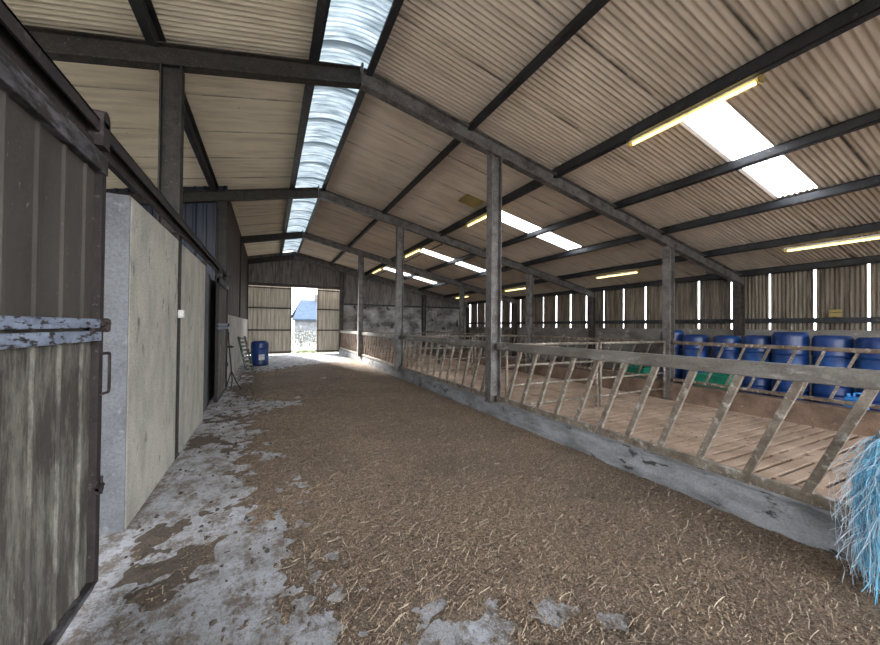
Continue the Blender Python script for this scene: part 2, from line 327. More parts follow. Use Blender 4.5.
# value noise for real relief
def vnoise(x, y, seed):
    def h(i, j):
        n = (i*374761393 + j*668265263 + seed*1442695041) & 0xffffffff
        n = ((n ^ (n >> 13))*1274126177) & 0xffffffff
        return ((n ^ (n >> 16)) & 0xffff)/65535.
    xi = np.floor(x).astype(np.int64); yi = np.floor(y).astype(np.int64); fx = x-xi; fy = y-yi
    fx = fx*fx*(3-2*fx); fy = fy*fy*(3-2*fy)
    return (h(xi, yi)*(1-fx)+h(xi+1, yi)*fx)*(1-fy)+(h(xi, yi+1)*(1-fx)+h(xi+1, yi+1)*fx)*fy
def fbm(x, y, seed, o=5):
    s = 0; a = .5; t = 0
    for i in range(o): s = s+a*vnoise(x*2**i, y*2**i, seed+i*17); t += a; a *= .55
    return s/t
def cover(x, y):
    """how deep silage lies over the passage floor: >0 covered, <0 bare concrete"""
    edge = np.interp(y, [-2, 1.0, 1.8, 2.5, 3.9, 5.3, 6.3, 7.1, 8, 9, 11, 13, 14.2, 15.4, 19], [.1, .05, .04, -.06, -.30, -.42, -.15, .10, -.25, -.45, -.6, -.1, 1.2, 3.0, 4.2])
    c = np.tanh((x-edge)*2.6)*.55 + np.clip(x-edge-.5, 0, .45)*1.1
    n = fbm(x*2.2+7, y*2.2, 3)-.5
    c = c + n*1.3 + (fbm(x*11, y*11, 11, 5)-.5)*1.5 + (fbm(x*45, y*45, 41, 2)-.5)*.35
    # bare chalky patches by the camera
    for px, py, r, s in ((.80, 1.52, .13, 1.3), (1.0, 1.42, .14, 1.4), (1.35, 1.42, .16, 1.3), (.85, 1.70, .07, 1.1), (1.12, 1.62, .07, .9), (1.62, 1.22, .14, 1.3), (.25, 7.3, .30, 1.1), (.55, 7.9, .22, 1.1), (1.5, 10.5, .3, .8), (1.6, 8.6, .15, .7)):
        c = c - s*(1+1.2*(fbm(x*24, y*24, 55, 3)-.5))*np.exp(-(((x-px)/r)**2+((y-py)/(r*.8))**2))
    # debris heaps in the chalky strip and along the wall foot
    for px, py, r, s in ((-.42, 2.75, .12, .8), (-.55, 2.45, .13, 1.), (-.7, 3.1, .12, 1.), (-.75, 5.4, .22, .9), (-.45, 6.6, .45, 1.0), (-.35, 9.3, .6, .9), (-.5, 12.2, .5, .8), (-.2, 4.4, .1, .6)):
        c = c + s*np.exp(-(((x-px)/r)**2+((y-py)/(r*1.3))**2))
    return c
def silage_bed():
    ys = [1.0*0+(-.6)]
    while ys[-1] < 19.0: ys.append(ys[-1] + (.022 if ys[-1] < 3 else .03 if ys[-1] < 6 else .06))
    xs = np.arange(-.90, 3.365, .03); ys = np.array(ys)
    X, Y = np.meshgrid(xs, ys, indexing='ij')
    c = cover(X, Y)
    z = np.clip(c*.035, -.05, .02) + (fbm(X*14, Y*14, 21, 4)-.5)*.022 + (fbm(X*3, Y*3, 31, 3)-.5)*.02 - .004
    z = np.where(X > 3.25, np.minimum(z, .03), z)
    nx, ny = X.shape
    v = np.stack([X, Y, z], -1).reshape(-1, 3)
    i = np.arange(nx-1)[:, None]*ny + np.arange(ny-1)[None, :]
    i = i.ravel(); zz = z.ravel()
    quads = np.stack([i, i+ny, i+ny+1, i+1], -1)
    keep = zz[quads].max(1) > -.004
    m = MB(); m.v = v.tolist(); m.f = quads[keep].tolist()
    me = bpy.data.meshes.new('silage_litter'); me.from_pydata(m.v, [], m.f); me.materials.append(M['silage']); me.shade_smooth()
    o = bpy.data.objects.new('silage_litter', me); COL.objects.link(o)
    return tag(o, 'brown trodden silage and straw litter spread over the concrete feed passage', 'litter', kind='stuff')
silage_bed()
def straw(n, name, label, region, dens=None, zf=0.0, seed=1, L=(.03, .12), mat='straw', wide=1.0, pw=1.9):
    r = np.random.default_rng(seed)
    x = r.uniform(region[0], region[1], n*3); y = region[2] + (region[3]-region[2])*r.random(n*3)**pw
    if dens is not None:
        k = r.random(n*3) < dens(x, y); x = x[k]; y = y[k]
    x = x[:n]; y = y[:n]; n = len(x)
    a = r.uniform(0, math.pi, n); h = r.uniform(L[0], L[1], n)*(.5+.7*r.random(n)**2)/2; wd = wide*r.uniform(.0006, .0013, n)*(1+.22*y)
    z0 = zf + r.uniform(.002, .02, n); tl = r.uniform(-.25, .25, n); cv = r.uniform(-.14, .14, n)*h
    dx, dy = np.cos(a), np.sin(a); px, py = -dy, dx; V = np.zeros((n, 6, 3))
    for q_, (t, cc) in enumerate(((-1, 0), (0, 1), (1, 0))):
        bx = x+dx*h*t+px*cv*cc; by = y+dy*h*t+py*cv*cc; bz = np.maximum(z0+tl*h*t, zf+.003)
        V[:, 2*q_] = np.stack([bx-px*wd, by-py*wd, bz], -1); V[:, 2*q_+1] = np.stack([bx+px*wd, by+py*wd, bz+.001], -1)
    b_ = (np.arange(n)*6)[:, None]
    Fc = np.stack([b_+np.array([0, 2, 3, 1]), b_+np.array([2, 4, 5, 3])], 1).reshape(-1, 4)
    me = bpy.data.meshes.new(name); me.from_pydata(V.reshape(-1, 3).tolist(), [], Fc.tolist()); me.materials.append(M[mat])
    o = bpy.data.objects.new(name, me); COL.objects.link(o)
    return tag(o, label, 'straw', kind='stuff')
straw(110000, 'chopped_straw', 'fine chopped straw bits bedded in the brown silage of the passage', (-.85, 3.33, .4, 14), lambda x, y: np.clip(cover(x, y)*2.2+.1, .02, 1)*np.clip((x+.75)/.6, .15, 1), zf=.008, seed=5, L=(.006, .03), mat='bits', wide=1.5)
straw(11000, 'loose_straw', 'thin pale straw stalks lying loose on top of the brown silage', (-.6, 3.33, .4, 9), lambda x, y: np.clip(cover(x, y)*2.2, .02, 1)*np.clip((x+.6)/.7, .1, 1), zf=.016, seed=15, L=(.05, .13), wide=.9)
straw(5000, 'pen_straw', 'short straw bits trodden onto the slatted pen floor', (3.7, 8.08, -.5, 17), None, zf=PF, seed=9, L=(.03, .09))
# muck clods
cl = MB(); rr = random.Random(3)
for i in range(900):
    t = rr.random()
    yy = .8+rr.random()**1.5*13; xx = rr.uniform(-.85, .3) if t < .55 else rr.uniform(.3, 3.3)
    s = rr.uniform(.004, .013)*(1+.06*yy)
    pr = [(s*.9, 0), (s*1.1, s*.4), (s*.6, s*.9), (.001, s*1.05)]
    n = 6; b = len(cl.v); ph = rr.random()*6
    for r_, z_ in pr:
        for q in range(n):
            tt = 2*math.pi*q/n+ph; f = rr.uniform(.5, 1.5); cl.v.append((xx+r_*f*math.cos(tt), yy+r_*f*math.sin(tt)*1.3, .004+z_))
    for k_ in range(3):
        for q in range(n): j = (q+1) % n; cl.f.append((b+k_*n+q, b+k_*n+j, b+(k_+1)*n+j, b+(k_+1)*n+q))
tag(cl.build('muck_clods', M['muck']), 'small dark clods of dried muck strewn over the chalky concrete', 'muck', kind='stuff')

# ------------------------------------------------------------------ roof
PIT = .076
RLY = [(2.40, 2.90), (7.17, 7.66), (12.0, 12.5), (16.65, 17.15)]
RLX = (5.15, 7.96)
def roof_fn(u, v, h): return (v, u, rz(v)+h)
def grid_y(a, b): return span(a, b, PIT/8)
def near_rl(y, x): return any(a < y < b for a, b in RLY) and RLX[0] < x < RLX[1]
XS_R = [1.29, 2.2, 4.0, RLX[0], 6.5, RLX[1], 9.6, XR+.25]
CROWN0, CROWN1 = .46, 1.29
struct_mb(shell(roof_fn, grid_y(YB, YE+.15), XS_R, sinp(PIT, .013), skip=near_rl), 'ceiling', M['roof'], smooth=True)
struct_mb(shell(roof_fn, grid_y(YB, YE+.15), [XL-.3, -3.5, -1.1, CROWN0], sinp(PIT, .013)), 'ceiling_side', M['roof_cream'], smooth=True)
def crown(u, v, h):
    t = (v-CROWN0)/(CROWN1-CROWN0); z0_, z1_ = rz(CROWN0), rz(CROWN1)
    return (v, u, z0_*(1-t)+z1_*t + 4*t*(1-t)*.085 + h + .012)
rl = shell(crown, grid_y(YB, YE+.15), span(CROWN0-.03, CROWN1+.03, .08), sinp(PIT, .008)).build('ridge_skylight', M['ridge_light'], smooth=True)
tag(rl, 'long curved translucent ridge skylight running the length of the shed roof', 'skylight')
where = ['nearest, at the large yellow tube light', 'second from the camera', 'third from the camera', 'farthest, close to the gable wall']
for (a, b_), wtxt in zip(RLY, where):
    o = shell(lambda u, v, h: (v, u, rz(v)+h+.006), grid_y(a-.01, b_+.01), [RLX[0]-.04, 6.5, RLX[1]+.04], sinp(PIT, .011)).build('rooflight', M['roof_light'], smooth=True)
    tag(o, 'white glowing corrugated rooflight in the roof slope, ' + wtxt, 'rooflight', 'rooflights in the right roof slope')

# purlins (Z sections running along the shed)
def purlin(x, wtxt, zc=None, h=.16):
    z = (rz(x)-.115) if zc is None else zc
    m = MB(); t = .02; hw = .042; h = .20 if 4 < x < 5 else h; z -= .01 if 4 < x < 5 else 0
    m.box(x-t/2, x+t/2, YB, YE, z-h/2, z+h/2); m.box(x-hw*1.9, x+t/2, YB, YE, z-h/2-.004, z-h/2+.012); m.box(x-hw*1.9, x-hw*1.9+.012, YB, YE, z-h/2, z-h/2+.035); m.box(x-t/2, x+hw*1.6, YB, YE, z+h/2-.015, z+h/2)
    o = m.build('purlin', M['purlin']); tag(o, wtxt, 'roof purlin', 'purlins running the length of the shed')
for x, t in [(.50, 'dark steel purlin along the left edge of the ridge skylight'), (1.26, 'dark steel purlin along the right edge of the ridge skylight'),
             (-1.17, 'dark steel purlin on the left slope, above the concrete wall'), (-2.55, 'dark steel purlin on the far left slope, seen just over the sliding door track'),
             (2.93, 'dark steel purlin on the right slope, the first one down from the skylight'), (4.76, 'dark steel purlin on the right slope that carries the upper row of tube lights'),
             (6.42, 'dark steel purlin crossing the middle of the white rooflights'), (7.98, 'dark steel purlin at the lower ends of the white rooflights'),
             (9.66, 'dark steel purlin low on the right slope that carries the lower row of tube lights'), (11.32, 'dark steel eave purlin along the top of the right wall cladding')]:
    purlin(x, t)

# portal frames
names = ['portal frame beside the camera', 'nearest full portal frame, with the tall post at the feed barrier', 'second portal frame, past the grey post on the left', 'third portal frame, far down the shed', 'portal frame against the far gable wall']
def rafter(x0_, x1_, y, par, m):
    t = .24; o = MB().ibeam((x0_, y, rz(x0_)-.17-t/2), (x1_, y, rz(x1_)-.17-t/2), .13, t, tf=.016, tw=.012).build('rafter', m, par)
def post(x, y, z0_, par, m, wd=.20, d_=.16):
    top = rz(x)-.40
    o = MB().ibeam((x, y, z0_), (x, y, top), d_, wd, tf=.014, tw=.012, upv=(1, 0, 0)).build('post', m, par)
    MB().box(x-wd*.55, x+wd*.55, y-.10, y+.10, z0_, z0_+.012).build('base_plate', m, o)
    return o
for i, y in enumerate(FY):
    fr = empty('portal_frame', (0, 0, 0), 'steel %s' % names[i], 'steel frame', 'portal frames')
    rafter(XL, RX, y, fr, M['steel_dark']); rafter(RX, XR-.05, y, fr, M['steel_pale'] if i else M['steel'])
    kn = MB().box(RX-.012, RX+.012, y-.075, y+.075, rz(RX)-.44, rz(RX)-.12); kn.build('ridge_plate', M['steel_pale'], fr)
    for s in (-1, 1):   # purlin cleats
        pass
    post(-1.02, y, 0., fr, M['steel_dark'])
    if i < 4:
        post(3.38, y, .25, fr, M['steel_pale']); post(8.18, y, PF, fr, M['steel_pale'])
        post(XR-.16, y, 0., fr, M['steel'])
    else:
        post(3.46, y-.12, .25, fr, M['steel']); post(8.25, y-.12, .2, fr, M['steel'])
        post(XR-.16, y-.12, 0., fr, M['steel'])

# conduit hung from the roof, and the odd board
cd = MB().tube((4.78, 9.7, 4.05), (4.78, 19.1, 4.02), .018)
for yy in (9.7, 14.3, 19.0): cd.box(4.77, 4.79, yy-.02, yy+.02, 4.02, 4.3)
cd.build('conduit', M['steel']); tag(bpy.data.objects['conduit'], 'thin dark conduit hanging under the far part of the right roof slope', 'conduit')
bx_ = MB().bar((4.12, 7.25, rz(4.12)-.05), (4.58, 7.25, rz(4.58)-.05), .42, .05); tag(bx_.build('patch_board', M['ply']), 'small yellowish board fixed under the roof above the near post', 'board')

# ------------------------------------------------------------------ tube lights
def light(x, y, L, label):
    z = rz(x)-.235
    e = empty('tube_light', (x, y, z), label, 'light', 'fluorescent tube lights')
    MB().box(-.035, .035, -L/2, L/2, -.002, .03).build('housing', M['white'], e)
    MB().tube((0, -L/2+.05, -.035), (0, L/2-.05, -.035), .019, 10).build('tube', M['tube'], e, smooth=True)
    c = MB(); pr = [(.05*math.cos(t), -.01-.055*math.sin(t)) for t in [math.pi*i/8 for i in range(9)]]
    c.prism(pr, (0, -L/2, 0), (0, L/2, 0)); c.build('diffuser', M['diffuser'], e, smooth=False)
    for s in (-1, 1): MB().box(-.04, .04, s*(L/2)-.012, s*(L/2)+.012, -.05, .032).build('end_cap', M['ply'], e)
    MB().box(-.012, .012, -L/4-.02, -L/4+.02, .03, .05).build('bracket', M['steel'], e)
    return e
U = [(2.65, 'near one, long yellow tube light across the top of the nearest rooflight'), (7.4, 'yellow tube light on the upper row just left of the second rooflight'),
     (12.2, 'small yellow tube light on the upper row at the third rooflight'), (17.0, 'farthest yellow tube light of the upper row, near the gable')]
for y, t in U: light(4.79, y, 1.55, t)
D = [(2.70, 'near tube light of the lower row, above the blue drums at the right edge'), (7.45, 'tube light of the lower row just past the nearest frame, over the slits of light'),
     (12.45, 'short looking tube light of the lower row in the third bay'), (17.2, 'farthest tube light of the lower row, in the dark corner by the gable')]
for y, t in D: light(9.78, y, 1.5, t)

# ------------------------------------------------------------------ right wall
XW = 11.40
struct_mb(MB().box(XW, XW+.15, YB, YE, -.3, 1.50), 'wall_right', M['wall_conc'])
gaps = [2.69+.822*i for i in range(-9, 21)]
ws_ = MB()
def addm(a, b_): n = len(a.v); a.v += b_.v; a.f += [tuple(i+n for i in f) for f in b_.f]
for a, b_ in zip(gaps, gaps[1:]):
    g0 = .018 if a < 12 else .015
    sh = shell(lambda u, v, h: (XW+.10+h, u, v), span(a+g0, b_-g0, PIT/6), [1.42, 2.2, 3.16], sinp(PIT, .010)); addm(ws_, sh)
struct_mb(ws_, 'wall_right_cladding', M['sheet_olive'], smooth=True)
tag(MB().box(XW-.02, XW+.07, YB, YE, 1.66, 1.78).build('cladding_rail', M['purlin']), 'dark horizontal steel rail across the cladding of the right wall, above the drums', 'rail')
bk = MB().box(XW-.03, XW-.015, 3.05, 3.25, 1.80, 1.88); bk.box(XW-.03, XW-.015, 3.05, 3.25, 1.90, 1.96)
tag(bk.build('small_plate', M['ply']), 'small pale rusty plate fixed to the right wall cladding above the rail', 'plate')

# ------------------------------------------------------------------ gable (far) wall
GY = YE+.05
def gable_fn(u, v, h): return (u, GY+h, v)
def gable_sheet(xa, xb, z0_, name, m, ztop=None):
    us = span(xa, xb, PIT/6); mb = MB(); pts = []; fs = []
    for i, u in enumerate(us):
        zt = (rz(u)-.0) if ztop is None else ztop
        for z_ in (z0_, zt): pts.append((u, GY+.012*math.sin(2*math.pi*u/PIT), z_))
        if i: fs.append((2*i-2, 2*i, 2*i+1, 2*i-1))
    mb.v = pts; mb.f = fs; return struct_mb(mb, name, m, smooth=True)
gable_sheet(-1.05, 3.45, 3.42, 'wall_back_over_door', M['sheet_gable'])
gable_sheet(3.45, XW+.1, 2.6, 'wall_back_cladding', M['sheet_gable'])
gable_sheet(XL, -1.05, 0, 'wall_back_side_room', M['sheet_navy'])
struct_mb(MB().box(3.42, XW, GY-.02, GY+.18, -.2, 2.60), 'wall_back', M['block'])
struct_mb(MB().box(-1.05, 3.45, GY-.12, GY-.02, 3.42, 3.56), 'trim_1', M['steel'])
tag(MB().box(3.4, XW-.1, GY-.11, GY-.02, 2.62, 2.70).build('cladding_rail', M['purlin']), 'dark horizontal rail along the top of the far mottled block wall', 'rail')

def gable_door(x0_, x1_, label, y):
    e = empty('sliding_door', ((x0_+x1_)/2, y, 0), label, 'door', 'far gable sliding doors')
    cx = (x0_+x1_)/2; a, b_ = x0_-cx, x1_-cx
    sh = shell(lambda u, v, h: (u, h, v), span(a, b_, .012), [.04, 1.6, 3.52], boxp(.19, .05, .03)); sh.build('cladding', M['door_gable'], e)
    for z_, in ((.14,), (1.25,), (2.35,), (3.36,)): MB().box(a, b_, -.055, -.012, z_-.035, z_+.035).build('rail', M['steel'], e)
    for x_ in (a+.03, b_-.03): MB().box(x_-.03, x_+.03, -.05, -.012, .1, 3.4).build('stile', M['bar_brown'], e)
    return e
gable_door(-1.02, 1.03, 'pale corrugated sliding door leaf left of the bright far doorway', GY+.16)
gable_door(2.27, 4.3, 'narrow looking pale corrugated door leaf right of the bright far doorway', GY+.30)

# ------------------------------------------------------------------ left side
LW = -.92
def slab(x0_, x1_, y0_, y1_, z0_, z1_, n=.15): return MB().box(x0_, x1_, y0_, y1_, z0_, z1_)
wl = struct_mb(slab(-1.5, LW, 3.30, 4.80, -.1, 2.44), 'wall_left_front', M['wall_cream'], bevel=.012)
# grey unrendered end of the wall
struct_mb(MB().box(-1.502, LW-.004, 3.288, 3.302, -.1, 2.436), 'wall_left_end', M['wall_grey'])
struct_mb(slab(-1.5, LW, 4.86, 6.64, -.1, 2.44), 'wall_left_middle', M['wall_cream'], bevel=.012)
struct_mb(slab(-1.5, LW-.06, 6.64, 7.50, -.1, 2.42), 'wall_left_jamb', M['wall_grey'], bevel=.01)
struct_mb(MB().box(-1.3, -.99, 7.5, 7.74, -.1, 2.42), 'trim_dark_gap', M['steel_dark'])  # dark block added to stand in for the shaded gap beside the door
struct_mb(MB().box(-1.3, -1.02, 7.74, 9.6, -.1, 2.40), 'wall_left_recess', M['sheet_navy'])
struct_mb(slab(-1.25, LW, 9.72, YE, -.1, 1.75), 'wall_left_low', M['wall_white'])
sb = shell(lambda u, v, h: (-.99+h, u, v), span(9.74, YE, .012), [1.70, 3.2, rz(-1.0)], boxp(.2, .06, .03))
struct_mb(sb, 'wall_left_cladding', M['sheet_brown'])
nv = shell(lambda u, v, h: (u, 9.72-h, v), span(-6.1, -.93, .015), [0, 2.4, 4.0], boxp(.2, .05, .03))
for i, p in enumerate(nv.v):
    if p[2] == 4.0: nv.v[i] = (p[0], p[1], rz(p[0])-.02)
struct_mb(nv, 'wall_side_room_partition', M['sheet_navy'])
sw = shell(lambda u, v, h: (XL+h, u, v), span(YB, YE, .03), [-.1, .6, 1.2], boxp(.3, .08, .03)); struct_mb(sw, 'wall_side_room_outer', M['sheet_gable'])  # unseen wall, kept low so sky light brightens the left roof
# conduit and switch box on the wall joint
cb = empty('electrical_conduit', (LW+.012, 4.83, 0), 'thin dark conduit with a small white box running down the cream wall', 'conduit')
MB().tube((0, 0, .05), (0, 0, 2.42), .012).build('pipe', M['black'], cb); MB().box(-.008, .045, -.04, .04, 1.57, 1.66).build('junction_box', M['white'], cb, bevel=.005)

# track
tr = empty('door_track', (-.86, 0, 2.5), 'long rusty steel sliding door track along the left wall', 'door track')
t_ = MB(); t_.box(-.03, -.018, -.6, 8.85, -.03, .10); t_.box(-.03, .03, -.6, 8.85, .088, .10); t_.box(.018, .03, -.6, 8.85, .03, .10); t_.build('rail', M['track'], tr)
for yy in (1.2, 4.83, 7.0, 8.7): MB().box(-.17, -.028, yy-.03, yy+.03, .02, .06).build('bracket', M['rust'], tr)
MB().box(-.03, .03, 8.85, 8.87, -.03, .11).build('stop_plate', M['rust'], tr)

def big_door(y0_, y1_, z1_, label, pale=True):
    e = empty('sliding_door', (-.85, y0_, 0), label, 'door'); L = y1_-y0_
    sh = shell(lambda u, v, h: (h-.03, u, v), span(.02, L-.02, .006), [.07, .8, 1.45, 2.0, z1_-.03], boxp(.21, .022, .009)); sh.build('cladding', M['door'], e)
    MB().box(-.05, .005, L-.055, L, .05, z1_).build('stile', M['rust'], e, bevel=.004)
    MB().box(-.05, .0, 0, .05, .05, z1_).build('stile', M['rust'], e, bevel=.004)
    MB().box(-.05, .006, 0, L-.05, .045, .08).build('bottom_rail', M['door_top'], e, bevel=.004)
    MB().box(-.05, .012, 0, L, z1_-.10, z1_).build('top_rail', M['door_top'], e, bevel=.004)
    MB().box(-.05, -.004, 0, L, z1_, z1_+.045).build('top_angle', M['rust'], e)
    MB().box(-.03, .008, 0, L-.05, 1.475, 1.525).build('middle_rail', M['door_rail'], e, bevel=.005)
    MB().box(-.03, .014, 0, L-.05, 1.405, 1.46).build('middle_rail', M['door_rail'], e, bevel=.005)
    h = MB(); h.path([(-.0, L-.03, 1.33), (.02, L+.03, 1.33), (.022, L+.035, 1.32), (.022, L+.035, 1.12), (.02, L+.03, 1.105), (-.0, L-.03, 1.10)], .008, 8); h.build('handle', M['rust'], e, smooth=True)
    lt = MB(); lt.box(-.0, .022, L-.16, L+.02, 1.455, 1.475); lt.tube((.015, L-.05, 1.50), (.015, L+.035, 1.50), .014, 8)
    lt.lathe([(.012, -.03), (.022, -.02), (.022, .04), (.012, .05)], (.012, L+.005, 1.48), 10); lt.build('latch', M['rust'], e, smooth=False)
    b2 = MB(); b2.box(-.0, .02, L-.07, L-.0, .56, .60); b2.tube((.012, L-.07, .585), (.012, L+.01, .585), .010, 8); b2.tube((.012, L-.01, .54), (.012, L-.01, .64), .007, 8); b2.build('bolt', M['rust'], e)
    for yy in (L-.10, .2):
        r = MB(); r.box(-.03, .035, yy-.045, yy+.045, z1_+.02, z1_+.16)
        a = MB(); pr = [(.035*math.cos(t), .035*math.sin(t)) for t in [2*math.pi*i/14 for i in range(14)]]
        r.prism([(p[0]*1.35, p[1]*1.35) for p in pr], (-.03, yy, z1_+.175), (.035, yy, z1_+.175)); r.build('roller_hanger', M['rust'], e)
    return e
big_door(.15, 2.63, 2.44, 'large grimy ribbed metal sliding door filling the left foreground')
big_door(7.72, 9.35, 2.38, 'second metal sliding door farther down the left wall, beyond the cream wall panels')

# things by the left wall
tool = empty('long_handled_tool', (-.80, 9.35, 0), 'dark long-handled tool with splayed prongs leaning against the left wall', 'tool')
MB().tube((-.06, .1, 1.40), (.04, -.02, .42), .016).build('handle', M['black'], tool)
MB().lathe([(.02, -.02), (.07, -.01), (.075, .02), (.02, .04)], (.0, .02, .98), 16).build('collar', M['black'], tool, smooth=True)
MB().path([(.04, -.02, .44), (-.02, -.05, .22), (-.06, -.1, .01)], .013).build('prong', M['rust'], tool)
MB().path([(.04, -.02, .44), (.13, -.03, .2), (.24, -.06, .01)], .013).build('prong', M['rust'], tool)
MB().path([(.04, -.02, .44), (.05, .06, .2), (.02, .16, .01)], .013).build('prong', M['rust'], tool)
pal = empty('slatted_rack', (-.60, 12.9, 0), 'green-stained slatted timber rack leaning against the low left wall', 'rack')
pal.rotation_euler = (0, 0, math.radians(-28))
for yy in (-.17, .17): MB().bar((-.22, yy, 1.12), (.06, yy, .01), .05, .035, (0, 1, 0)).build('side_rail', M['green_wood'], pal)
for i in range(9):
    t = (i+.5)/9; MB().bar((-.22+.28*t+.03, -.2, 1.12-1.1*t), (-.22+.28*t+.03, .2, 1.12-1.1*t), .02, .07).build('slat', M['wood'], pal)
ob = MB().box(-.55, -.30, 12.2, 12.6, 0, .06); tag(ob.build('timber_block', M['wood'], bevel=.01), 'dark flat timber block on the floor in front of the slatted rack', 'block')

# ------------------------------------------------------------------ drums
def drum_mesh(name, par, m, H=.90, R=.29, rings=(.34, .62), z0_=0.):
    p = [(R*.86, 0), (R*.97, .012), (R, .05)]
    for r in rings: p += [(R, r-.035), (R*.955, r-.02), (R*.955, r+.005), (R*1.02, r+.02), (R, r+.045)]
    p += [(R, H-.10), (R*.985, H-.06), (R*.90, H-.02), (R*.86, H), (R*.80, H), (R*.80, H-.02), (.02, H-.02)]
    o = MB().lathe(p, (0, 0, z0_), 36).build(name, m, par, smooth=True); return o
e = empty('blue_drum', (-.29, 14.62, 0), 'lone dark blue plastic drum with a white label near the far doorway', 'drum')
drum_mesh('body', e, M['blue_drum'], .90, .30)
lb = shell(lambda u, v, h: (.303*math.sin(u), -.303*math.cos(u), v), span(-.1, .55, .08), [.22, .42], lambda u: 0); lb.build('label_sticker', M['white'], e)
for s in (-.12, .15): MB().lathe([(.035, 0), (.035, .02), (.02, .025)], (s, .05, .88), 12).build('bung', M['black'], e)

drums = [(2.22, 10.0, 0, 'blue plastic drum, rightmost in the row by the right wall'),
         (2.82, 10.05, .02, 'blue plastic drum, second from the right in the row by the right wall'),
         (3.42, 9.95, .075, 'tallest blue plastic drum, third from the right in the row'),
         (4.02, 10.1, -.01, 'blue plastic drum, fourth from the right in the row'),
         (4.64, 10.15, -.03, 'blue plastic drum, fifth from the right in the row'),
         (5.32, 10.1, -.02, 'blue plastic drum just right of the second-row post'),
         (5.98, 10.2, .09, 'blue plastic drum half hidden behind the second-row post')]
for y, x, dz, t in drums:
    base = empty('blue_tub', (x, y, 0), 'low blue tub under the ' + t.replace('plastic ', '').replace(' in the row by the right wall', ' by the right wall'), 'tub', 'cut-down blue drums')
    drum_mesh('tub_body', base, M['blue_drum'], .44, .29, rings=(.22,))
    e = empty('blue_drum', (x, y, .44), t, 'drum', 'blue drums by the right wall')
    e.rotation_euler = (0, 0, random.uniform(0, 6))
    drum_mesh('body', e, M['blue_drum'], .93+dz, .288, rings=(.20, .53))
    for s in (-.14, .14): MB().lathe([(.035, 0), (.035, .02), (.02, .025)], (s, .0, .91+dz), 12).build('bung', M['black'], e)
# green tubs, blue canister
def crate(x, y, lx, ly, h, m, name, label, cat):
    e = empty(name, (x, y, 0), label, cat); t = .02
    o = MB(); a, b_ = lx/2, ly/2
    o.box(-a, a, -b_, b_, 0, .02); o.box(-a, -a+t, -b_, b_, .02, h); o.box(a-t, a, -b_, b_, .02, h); o.box(-a+t, a-t, -b_, -b_+t, .02, h); o.box(-a+t, a-t, b_-t, b_, .02, h)
    o.build('body', m, e, bevel=.006)
    r = MB(); r.box(-a-.02, a+.02, -b_-.02, -b_, h-.04, h); r.box(-a-.02, a+.02, b_, b_+.02, h-.04, h); r.box(-a-.02, -a, -b_, b_, h-.04, h); r.box(a, a+.02, -b_, b_, h-.04, h); r.build('rim', m, e)
crate(8.95, 4.3, .5, .62, .49, M['green'], 'green_tub', 'green plastic tub in front of the blue drums, right of the second-row post', 'tub')
crate(8.95, 6.15, .5, .66, .47, M['green'], 'green_tub', 'green plastic tub seen left of the second-row post', 'tub')
cn = empty('blue_canister', (9.0, 2.25, 0), 'light blue plastic canister with a handle standing before the drums at the right', 'canister')
MB().box(-.10, .10, -.13, .13, 0, .36).build('body', M['blue_can'], cn, bevel=.03)
MB().path([(0, -.09, .35), (0, -.08, .43), (0, .02, .43), (0, .03, .35)], .016).build('handle', M['blue_can'], cn, smooth=True)
MB().lathe([(.025, 0), (.025, .05), (.02, .055)], (0, .09, .355), 12).build('cap', M['blue_can'], cn)

# ------------------------------------------------------------------ kerb and barriers
kb = MB(); ys = span(YB, YE-.05, .12); rk = random.Random(5)
prof = [(3.37, -.1), (3.372, .10), (3.38, .235), (3.40, .255), (3.62, .25), (3.64, -.1)]
for y in ys:
    for j, (x, z_) in enumerate(prof): kb.v.append((x+rk.uniform(-.005, .005), y, z_+(rk.uniform(-.007, .007) if j > 0 and j < 5 else 0)))
for i in range(len(ys)-1):
    for j in range(len(prof)-1): a = i*len(prof)+j; kb.f.append((a, a+len(prof), a+len(prof)+1, a+1))
kb.f.append(tuple(range(len(prof)))); kb.f.append(tuple((len(ys)-1)*len(prof)+j for j in reversed(range(len(prof)))))
tag(kb.build('concrete_kerb', M['kerb']), 'long low grey concrete kerb under the main feed barrier', 'kerb')
tag(MB().box(8.12, 8.38, YB, YE-.05, -.2, .27).build('pen_wall', M['mudwall'], bevel=.015), 'long low mud-stained concrete wall under the second feed barrier', 'low wall')

def barrier(x, y0_, y1_, label, group, zt=(1.13, 1.25), zb=(.285, .365), m='bar', first=None, pitch=.343):
    e = empty('feed_barrier', (x, y0_, 0), label, 'feed barrier', group); L = y1_-y0_
    mm = M[m]
    tr_ = MB().box(-.035, .035, 0, L, zt[0], zt[1]); tr_.build('top_rail', M['kerb_rail'] if m == 'bar' else mm, e, bevel=.01)
    MB().box(-.03, .03, 0, L, zb[0], zb[1]).build('bottom_rail', mm, e, bevel=.008)
    yb = first if first is not None else y0_+.30
    while yb < y1_-.06:
        j = random.uniform(-.012, .012)
        top = max(yb-.31+j, y0_+.03)
        MB().bar((0, yb-y0_, zb[1]-.01), (0, top-y0_, zt[0]+.01), .035, .052 if m == 'bar' else .034, (0, 1, 0)).build('bar', M['bar_far'] if m == 'bar' and y0_ > 9 else M['bar'], e)
        yb += pitch
    for zz in (zt[0]+.03, zb[0]+.02):
        for yy in (.0, L-.0): MB().box(-.045, .045, yy-.02, yy+.02, zz-.03, zz+.06).build('fixing_bracket', M['steel'], e)
    return e
M['bar_far'] = weathered('rust_brown_bars', (.27, .175, .11), (.15, .095, .06), (.42, .34, .26), scale=6, lscale=12, lamount=(.56, .7), rough=.65, metal=.1)
